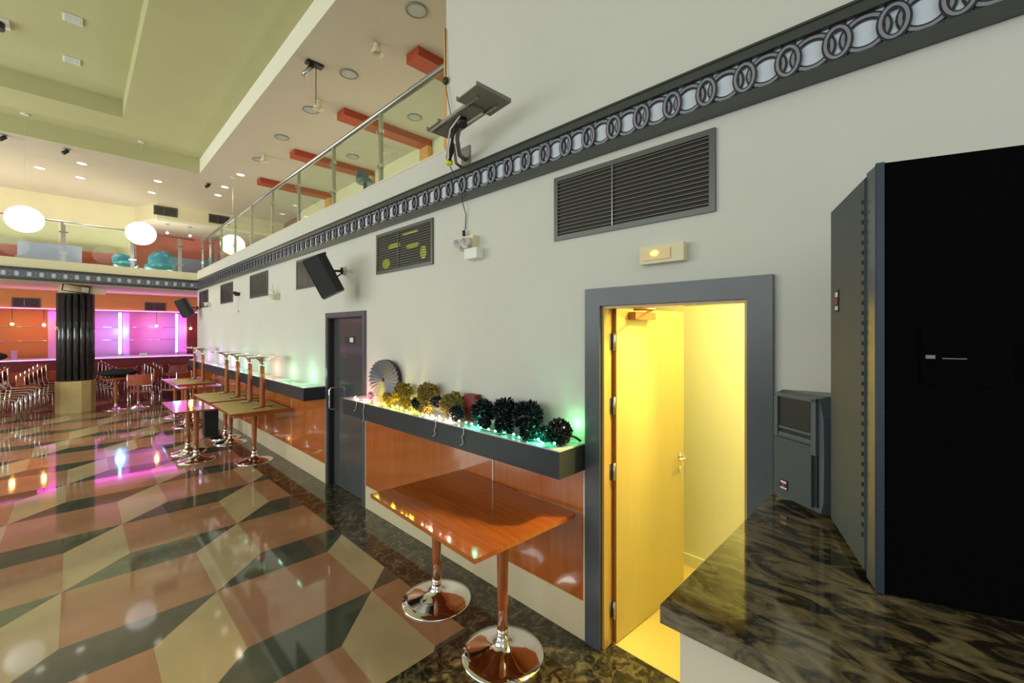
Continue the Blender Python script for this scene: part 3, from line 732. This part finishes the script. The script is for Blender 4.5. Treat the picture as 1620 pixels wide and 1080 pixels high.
stack(-1.5, 14.3, R(-80), 5, 'farther back at the left frame edge', 'chair stack behind the left edge', .065, .045)
stack(.50, 14.35, R(80), 6, 'just right of the fluted column', 'chair stack right of the column', .065, .045)
stack(1.30, 14.5, R(60), 4, 'behind the black cloth heap', 'chair stack behind the cloth', .065, .045)
single = [(.92, 15.3, 170, 'chair with its red back to the bar, left of three under the neon'), (1.50, 15.25, 185, 'chair with its red back to the bar, middle of three under the neon'), (2.05, 15.3, 175, 'chair with its red back to the bar, right of three under the neon'), (2.55, 14.8, 130, 'chair turned sideways close to the far corner of the long wall'), (-.95, 15.2, 180, 'chair at the bar behind the left stacks'), (-.45, 15.4, 190, 'chair right beside the column, facing the bar'), (.35, 13.0, 20, 'chair pushed under the cloth table from the front'), (1.05, 12.98, -10, 'chair in front of the cloth table on its right side'), (1.66, 12.9, 40, 'chair between the cloth table and the far tables'), (-.25, 13.25, 30, 'single chair standing before the column base, left of it')]
for x, y, r_, lab in single[:6]+single[7:9]:
    place(x, y, 0, R(r_), 'red-brown '+lab, 'single chairs by the bar')

# ---------------------------------------------------------------- right foreground: counter, speakers
t = thing('service_counter', 'granite-topped cream counter in the lower right corner', 'counter', (0, 0, 0))
CZ = 1.20
a = MB(); a.box(.915, WX-.001, -1.6, .438, CZ-.04, CZ); a.bevel(.012, 3); a.build('worktop', M['granite_top'], t)
a = MB(); a.box(.955, WX-.002, -1.6, .41, 0, CZ-.0405); a.build('body', M['cream_strip'], t)

def logo(parent, m, w_, h_):
    # small badge: white lettering bars around a red mark on a dark plate
    a = MB(); a.box(-w_/2, w_/2, 0, .002, -h_/2, h_/2, m); a.build('badge', M['dark'], parent)
    a = MB(); a.box(-w_*.36, w_*.36, .002, .003, h_*.18, h_*.40, m); a.box(-w_*.40, w_*.40, .002, .003, -h_*.42, -h_*.24, m); a.build('badge_mark', M['logo_w'], parent)
    a = MB(); a.box(-w_*.2, w_*.2, .002, .0035, -h_*.16, h_*.12, m); a.build('badge_mark', M['logo_r'], parent)
# big cabinet: front left corner (as seen) back at (1.68,.225), chamfer to (1.30,.086)
Bk = Vector((1.685, .228, 0)); Fr = Vector((1.318, .098, 0))
u = (Fr-Bk).normalized(); nrm = Vector((-u.y, u.x, 0))     # nrm: outward from grille?
if nrm.y < 0: nrm = -nrm
t = thing('loudspeaker_cabinet', 'tall black loudspeaker cabinet with grey grille on the counter', 'speaker', (1.5, .16, CZ+.001))
base = Vector((1.5, .16, 0))
inn = -nrm
def q2(v): return (v.x-base.x, v.y-base.y)
W0 = (Fr-Bk).length
cs = Fr + u*.004 + inn*.012
side_end = cs + inn*.50
bs = Bk + inn*.53
HT = 1.0
a = MB(); a.prism([q2(Bk+inn*.004), q2(Fr+inn*.004), q2(cs), q2(side_end), q2(bs)], 0, HT); a.bevel(.003); a.build('cabinet_body', M['carpet'], t)
a = MB(); a.prism([q2(Bk+u*.004), q2(Bk+u*.004+nrm*.010), q2(Fr-u*.055+nrm*.010), q2(Fr-u*.055)], .02, HT-.015); a.bevel(.002)
# punched holes are too fine to model singly: rows of small dimples along the grille edge
g = a.build('front_grille', M['grille'], t)
a = MB()
for k in range(34):
    z = .10+k*.025
    if z > HT-.03: break
    p = Fr-u*.062+nrm*.0101
    a.box(p.x-base.x-.004, p.x-base.x+.004, p.y-base.y-.0005, p.y-base.y+.003, z, z+.009)
a.build('grille_perforation', M['dark'], g)
a = MB(); a.prism([q2(Fr-u*.052), q2(Fr-u*.052+nrm*.006), q2(Fr+nrm*.004), q2(Fr)], .005, HT-.004); a.build('edge_panel', M['slate'], t)
a = MB(); a.prism([q2(Fr+nrm*.003), q2(Fr+u*.004+nrm*.001), q2(cs+u*.003), q2(cs-u*.004), q2(Fr)], .0, HT+.002); a.build('edge_strip', M['edge'], t)
mg = Matrix.Translation((Bk+u*.085+nrm*.0105-base)+Vector((0, 0, .70))) @ Matrix.Rotation(math.atan2(nrm.y, nrm.x)-PI/2, 4, 'Z')
logo(t, mg, .035, .065)
# handle recess on dark side
sm = Matrix.Translation((cs+inn*.14-base)+Vector((0, 0, .56))) @ Matrix.Rotation(math.atan2(u.y, u.x)-PI/2, 4, 'Z')
a = MB(); a.box(-.075, .075, 0.0, .004, -.07, .06, sm); a.bevel(.003); hd = a.build('handle_cup', M['carpet'], t)
a = MB(); a.box(.052, .068, .004, .006, -.012, -.004, sm); a.box(.052, .0525, .004, .006, -.012, -.011, sm); a.build('handle_mark', M['plate'], hd)
a = MB(); a.box(.000, .040, .004, .006, -.012, -.010, sm); a.build('handle_bar', M['plate'], hd)

# small speaker
A_ = Vector((1.83, .425, 0)); B_ = Vector((1.705, .245, 0)); d_ = (B_-A_).normalized(); nn = Vector((d_.y, -d_.x, 0))
if nn.x > 0: nn = -nn
c_ = (A_+B_)/2 - nn*.0
t = thing('portable_speaker', 'small grey moulded loudspeaker beside the tall black cabinet', 'speaker', (c_.x, c_.y, CZ+.001), math.atan2(nn.y, nn.x)-PI/2+PI)
# local: front faces -y
ww = .108; H2 = .40
def rrect(w0, w1, h0, h1, y, k=.03): pass
a = MB()
prof = [(-ww*.90, 0.01), (ww*.90, .01), (ww, .05), (ww*1.02, .2), (ww, .33), (ww*.85, H2-.005), (-ww*.85, H2-.005), (-ww, .33), (-ww*1.02, .2), (-ww, .05)]
mxz = Matrix(((1, 0, 0, 0), (0, 0, 1, 0), (0, 1, 0, 0), (0, 0, 0, 1)))
n0 = 0
fr = [a.bm.verts.new((x*.94, -.012, z*.97+.004)) for x, z in prof]; md = [a.bm.verts.new((x, .015, z)) for x, z in prof]; bk = [a.bm.verts.new((x*.7, .18, .02+z*.92)) for x, z in prof]
for r0, r1 in ((fr, md), (md, bk)):
    for i in range(10):
        j = (i+1) % 10; a.bm.faces.new((r0[i], r0[j], r1[j], r1[i]))
a.bm.faces.new(fr); a.bm.faces.new(bk)
a.bevel(.011, 3); a.build('housing', M['plastic_grey'], t)
a = MB()
# horn: recessed box rim with dark inside
a.box(-.082, .070, -.019, -.0125, .245, .375); a.bevel(.004); hrn = a.build('horn', M['black'], t)
a = MB(); a.box(-.090, -.074, -.024, -.012, .235, .38); a.box(.066, .084, -.024, -.012, .20, .385); a.box(-.09, .084, -.024, -.012, .375, .388); a.box(-.074, .066, -.021, -.012, .236, .248); a.box(-.07, .066, -.0215, -.018, .262, .270); a.bevel(.003); a.build('horn_rim', M['plastic_grey'], hrn)
a = MB(); a.box(-.088, .066, -.023, -.012, .025, .228); a.bevel(.006, 3); gr = a.build('woofer_grille', M['grille'], t)
logo(gr, Matrix.Translation((-.045, -.0235, .062)) @ Matrix.Rotation(PI, 4, 'Z'), .034, .034)
a = MB(); a.box(.070, .084, -.017, -.012, .03, .20); a.build('side_slot', M['dark'], t)

# ---------------------------------------------------------------- wall things
def wall_speaker(loc, rot, label, s=1.0):
    t = thing('wall_speaker', label, 'speaker', loc, rot=rot, group='tilted black wall speakers')
    a = MB(); w_, h_, d0 = .125*s, .205*s, .125*s
    f = [(-w_, -d0), (w_, -d0), (w_*.95, d0*.2), (w_*.75, d0*.8), (-w_*.75, d0*.8), (-w_*.95, d0*.2)]
    a.prism(f, -h_, h_); a.bevel(.032*s, 4); a.build('housing', M['black'], t)
    a = MB(); a.box(-w_*.9, w_*.9, -d0-.008, -d0-.001, -h_*.92, h_*.92); a.bevel(.003); a.build('front_grille', M['dark'], t)
    return t
s1 = wall_speaker((1.80, 4.47, 2.38), (R(27), R(0), R(-113)), 'large tilted black speaker bracketed to the wall left of the narrow door top')
def arm(parent_label): pass
inv = lambda o: (Matrix.Translation(o.location) @ o.rotation_euler.to_matrix().to_4x4()).inverted()
def bracket(spk, start, wall):
    iv = inv(spk); a = MB()
    a.cyl(iv @ Vector(start), iv @ Vector((wall[0]-.02, wall[1], wall[2])), .014); a.cyl(iv @ Vector((wall[0]-.02, wall[1], wall[2]-.02)), iv @ Vector((start[0]+.05, start[1], start[2]-.1)), .008)
    a.cyl(iv @ Vector((wall[0]-.03, wall[1], wall[2]+.035)), iv @ Vector((wall[0]-.03, wall[1], wall[2]-.035)), .016)
    a.build('swivel_arm', M['black'], spk)
    a = MB(); a.cyl(iv @ Vector((WX-.022, wall[1], wall[2])), iv @ Vector((WX, wall[1], wall[2])), .05, seg=20); a.build('wall_plate', M['shelf_top'], spk)
bracket(s1, (1.86, 4.6, 2.45), (WX, 4.69, 2.48))
s2 = wall_speaker((1.80, 12.45, 2.36), (R(24), 0, R(-110)), 'small-looking tilted black speaker in the far corner of the long wall', 1.0)
bracket(s2, (1.9, 12.6, 2.38), (WX, 12.75, 2.38))

# emergency lamps
def emergency(loc, label, s=1, grp='twin-head emergency lamps'):
    t = thing('emergency_lamp', label, 'lamp', loc, -PI/2, grp)
    # local: wall at y=0, out = -y
    a = MB(); a.box(-.10*s, .08*s, -.05, 0, -.05*s, .045*s); a.bevel(.008); a.build('housing', M['ivory'], t)
    for x in (-.06, .03):
        a = MB(); a.lathe([(.030, 0), (.042, .05), (.036, .05), (.026, .01)], 18, Matrix.Translation((x*s, -.05, .0)) @ Matrix.Rotation(R(105), 4, 'X'), cap=False); a.lathe([(.026, .004), (.026, .010)], 14, Matrix.Translation((x*s, -.05, 0)) @ Matrix.Rotation(R(105), 4, 'X')); a.build('lamp_head', M['wire'], t)
    return t
e1 = emergency((WX, 2.50, 2.475), 'ivory twin-head emergency lamp with a white box under it, below the projector bracket')
a = MB(); a.box(.0, .14, -.07, -.001, -.13, -.055); a.bevel(.005); a.build('battery_box', M['white'], e1)
e2 = emergency((WX, 6.93, 2.33), 'ivory emergency lamp with bent arms on the wall left of the large wall speaker')
a = MB(); a.tube([(0, -.05, .04), (.05, -.08, .09), (.03, -.09, .17)], .007); a.tube([(0, -.05, .04), (-.08, -.08, .10), (-.15, -.09, .09)], .007); a.build('bent_arm', M['ivory'], e2)
e3 = emergency((WX, 12.3, 2.42) if 0 else (WX, 11.5, 2.42), 'small ivory emergency lamp near the far corner of the wall', .8)
t = thing('wall_camera', 'small black wall fixture with a dangling cord between two vents', 'camera', (WX, 9.1, 2.49), -PI/2)
a = MB(); a.box(-.06, .06, -.06, 0, -.03, .03); a.box(.02, .09, -.1, -.05, -.01, .04); a.bevel(.004); a.build('housing', M['black'], t)
a = MB(); a.tube([(0, -.02, -.03), (.01, -.02, -.15), (0, -.02, -.28)], .003, 6); a.sphere((0, -.02, -.31), .022); a.build('cord', M['wire'], t)
# exit / escape light over doorway
t = thing('escape_light', 'ivory rounded escape light with a glowing bulb over the doorway', 'lamp', (WX, .98, 2.20), -PI/2)
a = MB(); a.box(-.115, .115, -.045, 0, -.045, .045); a.bevel(.018, 3); a.build('housing', M['ivory'], t)
a = MB(); a.box(-.095, .05, -.052, -.046, -.028, .028); a.bevel(.008, 2) if 0 else None; a.build('diffuser', mat('escape_diffuser', (.62, .50, .25), .3, emit=(1, .5, .15), estr=.12), t)
a = MB(); a.sphere((-.03, -.054, .004), .017, sc_=(1.3, .4, .8)); a.build('bulb', mat('escape_bulb', (1, .8, .2), .3, emit=(1, .75, .1), estr=2.5), t)

# projector / TV bracket
def rotm(loc, rx, ry, rz): return Matrix.Translation(loc) @ Euler((R(rx), R(ry), R(rz))).to_matrix().to_4x4()
t = thing('screen_bracket', 'empty tilted screen bracket with cables on the wall above the frieze', 'bracket', (WX, 2.56, 3.10))
b0 = Vector((WX, 2.56, 3.10))
def L_(v): return Vector(v)-b0
a = MB(); a.box(-.012, 0, -.05, .05, -.06, .12); a.tube([L_((2.09, 2.56, 3.12)), L_((2.0, 2.52, 3.12)), L_((1.90, 2.42, 3.18)), L_((1.84, 2.30, 3.24))], .016); a.tube([L_((2.09, 2.60, 3.07)), L_((2.0, 2.56, 3.07)), L_((1.90, 2.46, 3.15))], .011)
a.build('wall_arm', M['plate'], t)
dirA = Vector((-.04, -1, .06)).normalized(); dirB = Vector((1, -.16, 0)).normalized()
nB = dirA.cross(dirB).normalized(); dirB = nB.cross(dirA).normalized()
if nB.z < 0: nB = -nB; dirB = -dirB
fm = Matrix((dirA, dirB, nB)).transposed().to_4x4(); fm.translation = L_((1.83, 2.25, 3.25))
a = MB(); a.box(-.30, .14, -.052, .052, -.006, .006, fm); a.bevel(.003); a.build('centre_plate', M['plate'], t)
for x0, x1, y0, y1 in ((.10, .31, -.14, .14), (-.33, -.18, -.09, .09)):
    a = MB(); a.box(x0, x1, y0, y1, .008, .016, fm); a.box(x0, x0+.008, y0, y1, .016, .034, fm); a.box(x1-.008, x1, y0, y1, .016, .034, fm); a.build('wing_plate', M['plate'], t)
for y in (-.075, .075):
    a = MB(); a.box(-.30, .24, y-.006, y+.006, -.012, .008, fm); a.build('side_bar', M['steel'], t)
a = MB(); a.cyl(fm @ Vector((-.03, 0, -.006)), fm @ Vector((-.03, 0, -.05)), .035, seg=16); a.build('swivel_joint', M['black'], t)
a = MB()
for k in range(4):
    a.tube([L_((1.81+.01*k, 2.26, 3.25)), L_((1.83, 2.36+.01*k, 3.20)), L_((1.87+.008*k, 2.46, 3.10)), L_((1.90, 2.50+.01*k, 3.02))], .010)
a.build('cable_bundle', M['bwire'], t)
a = MB(); a.tube([L_((1.79, 2.25, 3.24)), L_((1.81, 2.38, 3.20)), L_((1.85, 2.47, 3.10)), L_((1.88, 2.52, 3.06))], .006); a.build('white_lead', M['wire'], t)
a = MB(); a.cyl(L_((1.895, 2.50, 3.045)), L_((1.90, 2.515, 3.02)), .027); a.build('tape_band', M['yel'], t)
a = MB(); a.tube([(1.905, 2.51, 3.01), (2.045, 2.545, 2.86), (2.048, 2.55, 2.80), (2.088, 2.55, 2.7), (2.09, 2.56, 2.60), (2.07, 2.555, 2.56)], .0035, 6); a.cyl((2.07, 2.555, 2.575), (2.072, 2.555, 2.535), .012)
tag(a.build('hanging_cable', M['bwire']), 'thin black cable with a plug hanging over the frieze to the emergency lamp', 'cable')
a = MB(); a.tube([(WX-.012, 2.812, 4.25), (WX-.02, 2.79, 3.75), (WX-.03, 2.68, 3.38), (1.90, 2.50, 3.24)], .0035, 6); a.sphere((WX-.02, 2.80, 3.82), .03, sc_=(.6, 1, 1)); tag(a.build('ceiling_cable', M['bwire']), 'thin dark cable running down from the wall end to the screen bracket', 'cable')

# ---------------------------------------------------------------- shelf decorations
ST = 1.156
def pom(name, c, r, m, label, grp, n=110, style='petal', seed=0):
    random.seed(seed)
    a = MB(); a.sphere((0, 0, 0), r*(.52 if style == 'petal' else .72), 12, 8)
    for i in range(n):
        z = 1-2*(i+.5)/n; ph = i*2.39996; q = math.sqrt(1-z*z)
        d = Vector((q*math.cos(ph), q*math.sin(ph), z)); L = r*(random.uniform(.84, 1.06) if style == 'petal' else random.uniform(.86, 1.04))
        s_ = d.cross(Vector((random.uniform(-1, 1), random.uniform(-1, 1), random.uniform(-1, 1)))).normalized()
        t2 = d.cross(s_)
        if style == 'petal':
            w_ = r*.24
            p = [d*r*.45, d*L*.8+s_*w_+t2*r*.06, d*L+s_*w_*.3, d*L*.97-s_*w_*.4+t2*r*.08, d*L*.78-s_*w_]
        else:
            w_ = r*.055; b_ = t2*r*random.uniform(-.3, .3)
            p = [d*r*.55-s_*w_, d*r*.55+s_*w_, d*L*.9+s_*w_*1.3+b_, d*L+b_*1.3, d*L*.9-s_*w_*1.3+b_]
        n0 = len(a.bm.faces); a.bm.faces.new([a.bm.verts.new(v) for v in p])
    me = a.build(name, m, loc=c)
    sol = me.modifiers.new('solid', 'SOLIDIFY'); sol.thickness = .0015
    return tag(me, label, name.replace('_', ' ').split()[-1] if 0 else 'pompom', grp)
Y_ = [((1.99, 3.57, 1.205), .048, 'low brown-yellow paper pompom just right of the pleated fan'),
      ((2.0, 3.31, 1.285), .085, 'upper mustard paper pompom second along the shelf from the pleated fan'),
      ((2.005, 2.93, 1.305), .092, 'highest round mustard paper pompom at mid shelf'),
      ((1.93, 3.40, 1.205), .048, 'bright yellow-lit pompom low at the front shelf edge'),
      ((1.95, 3.19, 1.21), .055, 'small mustard pompom below the highest one, on its left'),
      ((1.91, 2.83, 1.213), .058, 'small mustard pompom at the front edge, left of the white lights'),
      ((1.995, 2.60, 1.262), .095, 'mustard pompom in front of the red box')]
for i, (c, r, lab) in enumerate(Y_): pom('paper_pompom', c, r*1.08, M['pom_y'], lab, 'mustard paper pompoms', 90, 'petal', i)
pom('paper_pompom', (1.99, 3.87, 1.195), .04, M['pom_p'], 'tiny lilac paper pompom at the left end of the shelf', 'lilac pompom', 60, 'petal', 20)
K_ = [((1.94, 2.99, 1.225), .055, 'small black tinsel pompom among the mustard ones, left'), ((1.97, 2.75, 1.265), .048, 'small black tinsel pompom tucked beside the highest mustard one'),
      ((1.95, 2.49, 1.21), .062, 'flat black tinsel pompom over the white lights'), ((1.985, 2.24, 1.255), .092, 'round black tinsel pompom, left end of the large black row'),
      ((1.99, 2.02, 1.285), .095, 'tall black tinsel pompom in the middle of the black row'), ((1.985, 1.82, 1.28), .105, 'biggest black tinsel pompom, right of the middle'),
      ((1.92, 1.96, 1.215), .070, 'black tinsel pompom at the front edge below the tall one'), ((1.92, 2.15, 1.20), .050, 'small black tinsel pompom at the front edge below the left one'),
      ((1.90, 1.735, 1.212), .062, 'black tinsel pompom at the front edge below the biggest'), ((1.965, 1.66, 1.20), .052, 'small black tinsel pompom before the rightmost one'),
      ((1.955, 1.545, 1.232), .082, 'rightmost black tinsel pompom, near the shelf end')]
for i, (c, r, lab) in enumerate(K_): pom('tinsel_pompom', c, r, M['pom_b'], lab, 'black tinsel pompoms', 420, 'tinsel', 40+i)
a = MB(); a.box(2.03, 2.09, 2.38, 2.50, ST, 1.345); a.bevel(.004); tag(a.build('red_box', M['redbox']), 'small dark red box behind the last mustard pompom', 'box')
# pleated fan
t = thing('pleated_fan', 'round grey pleated paper fan leaning on the wall by the narrow door', 'decoration', (2.01, 3.65, ST+.034), rot=(0, 0, R(14)))
a = MB(); n = 56; c0 = Vector((0, 0, .17)); rr = .185
ctr = a.bm.verts.new((-.012, 0, .17)); ctb = a.bm.verts.new((.008, 0, .17)); ring = []; rb = []
for i in range(n):
    th = 2*PI*i/n; xx = -.026 if i % 2 else .0
    ring.append(a.bm.verts.new((xx, rr*math.cos(th), .17+rr*math.sin(th)))); rb.append(a.bm.verts.new((xx+.012, rr*math.cos(th), .17+rr*math.sin(th))))
for i in range(n):
    j = (i+1) % n; a.bm.faces.new((ctr, ring[i], ring[j])).material_index = i % 2; a.bm.faces.new((ctb, rb[j], rb[i])); a.bm.faces.new((ring[i], rb[i], rb[j], ring[j]))
a.build('pleated_disc', [M['fan'], M['fan_fold']], t)
a = MB(); a.lathe([(.188, 0), (.188, .03), (.178, .03), (.178, 0)], 48, Matrix.Translation((.004, 0, .17)) @ Matrix.Rotation(R(90), 4, 'Y'), cap=False); a.build('dark_backing', M['fan_edge'], t)
a = MB(); a.lathe([(.018, 0), (.012, .006)], 16, Matrix.Translation((-.012, 0, .17)) @ Matrix.Rotation(R(-90), 4, 'Y')); a.build('button', M['fan_edge'], t)

# fairy lights: wire + bulbs (bulbs are parts)
random.seed(11)
def string(y0, y1, n, m, label, lcol, en):
    t = thing('fairy_lights', label, 'string lights', (1.88, (y0+y1)/2, ST), group='fairy light strings')
    ym = (y0+y1)/2; pts = []
    for i in range(n*2+1):
        pts.append((random.uniform(-.012, .035), y1-ym+(y0-y1)*i/(n*2), .008+random.uniform(0, .008)))
    a = MB(); a.tube(pts, .0025, 5); a.build('wire', M['wire'], t)
    for i in range(n):
        p = pts[2*i+1]; b = MB(); b.sphere((p[0]-.004, p[1], p[2]+.006), .0075, 10, 6); b.build('bulb', M[m], t)
    k = max(2, int((y1-y0)/.22))
    for i in range(k):
        lamp('POINT', 'fairy_glow', (1.893, y0+(y1-y0)*(i+.5)/k, ST+.028), en, lcol, .012)
    return t
string(3.72, 4.05, 5, 'bulb_p', 'pink-white fairy lights at the left end of the shelf', (1, .35, .3), .8)
string(2.86, 3.70, 12, 'bulb_y', 'yellow fairy lights beneath the mustard pompoms', (1, .82, .03), 1.1)
string(2.38, 2.84, 8, 'bulb_w', 'warm white fairy lights between mustard and black pompoms', (1, .72, .5), .9)
string(1.50, 2.36, 13, 'bulb_g', 'green fairy lights beneath the black pompoms', (.05, 1, .45), .9)
lamp('POINT', 'fairy_glow', (2.04, 3.98, ST+.06), .6, (1, .3, .25), .02)
lamp('POINT', 'fairy_glow', (2.05, 1.52, ST+.10), .6, (.2, 1, .3), .03)
# white leads hanging over shelf front
for y, dy, z1, lab in ((3.86, .05, 1.06, 'leftmost short white lead hanging over the shelf edge'), (3.71, .02, .985, 'second white lead from the left hanging over the shelf edge'), (2.60, .03, 1.04, 'white lead hanging over the shelf front below the mustard pompoms'), (2.28, .03, 1.03, 'rightmost white lead hanging over the shelf front')):
    a = MB(); a.tube([(1.87, y, ST+.006), (1.845, y, ST+.006), (1.838, y-.01, 1.12), (1.84, y+.012, 1.09), (1.838, y-.005, z1+.02), (1.84, y+dy, z1)], .003, 6)
    tag(a.build('hanging_lead', M['wire']), lab, 'cable', 'white leads over the shelf')
a = MB(); a.tube([(2.02, 1.60, ST+.01), (2.04, 1.55, ST+.05), (2.06, 1.50, ST+.03), (2.07, 1.475, ST+.012)], .008); tag(a.build('plug_lead', M['bwire']), 'thick black lead at the right end of the decorated shelf', 'cable')
# led glow along the long empty shelf
random.seed(5)
for y, col in ((5.6, (.3, 1, .5)), (6.3, (.4, 1, .45)), (7.0, (1, .4, .3)), (7.7, (.4, 1, .4)), (8.6, (.4, 1, .8)), (9.5, (.8, .5, 1)), (10.5, (.6, .4, 1)), (11.6, (.8, .3, 1))):
    lamp('POINT', 'shelf_led_glow', (1.98, y, ST+.12), 1.1, col, .06)
t = thing('led_strip', 'thin clear light strip lying along the long empty shelf', 'light strip', (2.03, 8.7, ST))
a = MB(); a.box(-.006, .006, -3.3, 3.5, 0, .004); a.build('strip', M['shelf_top'], t)
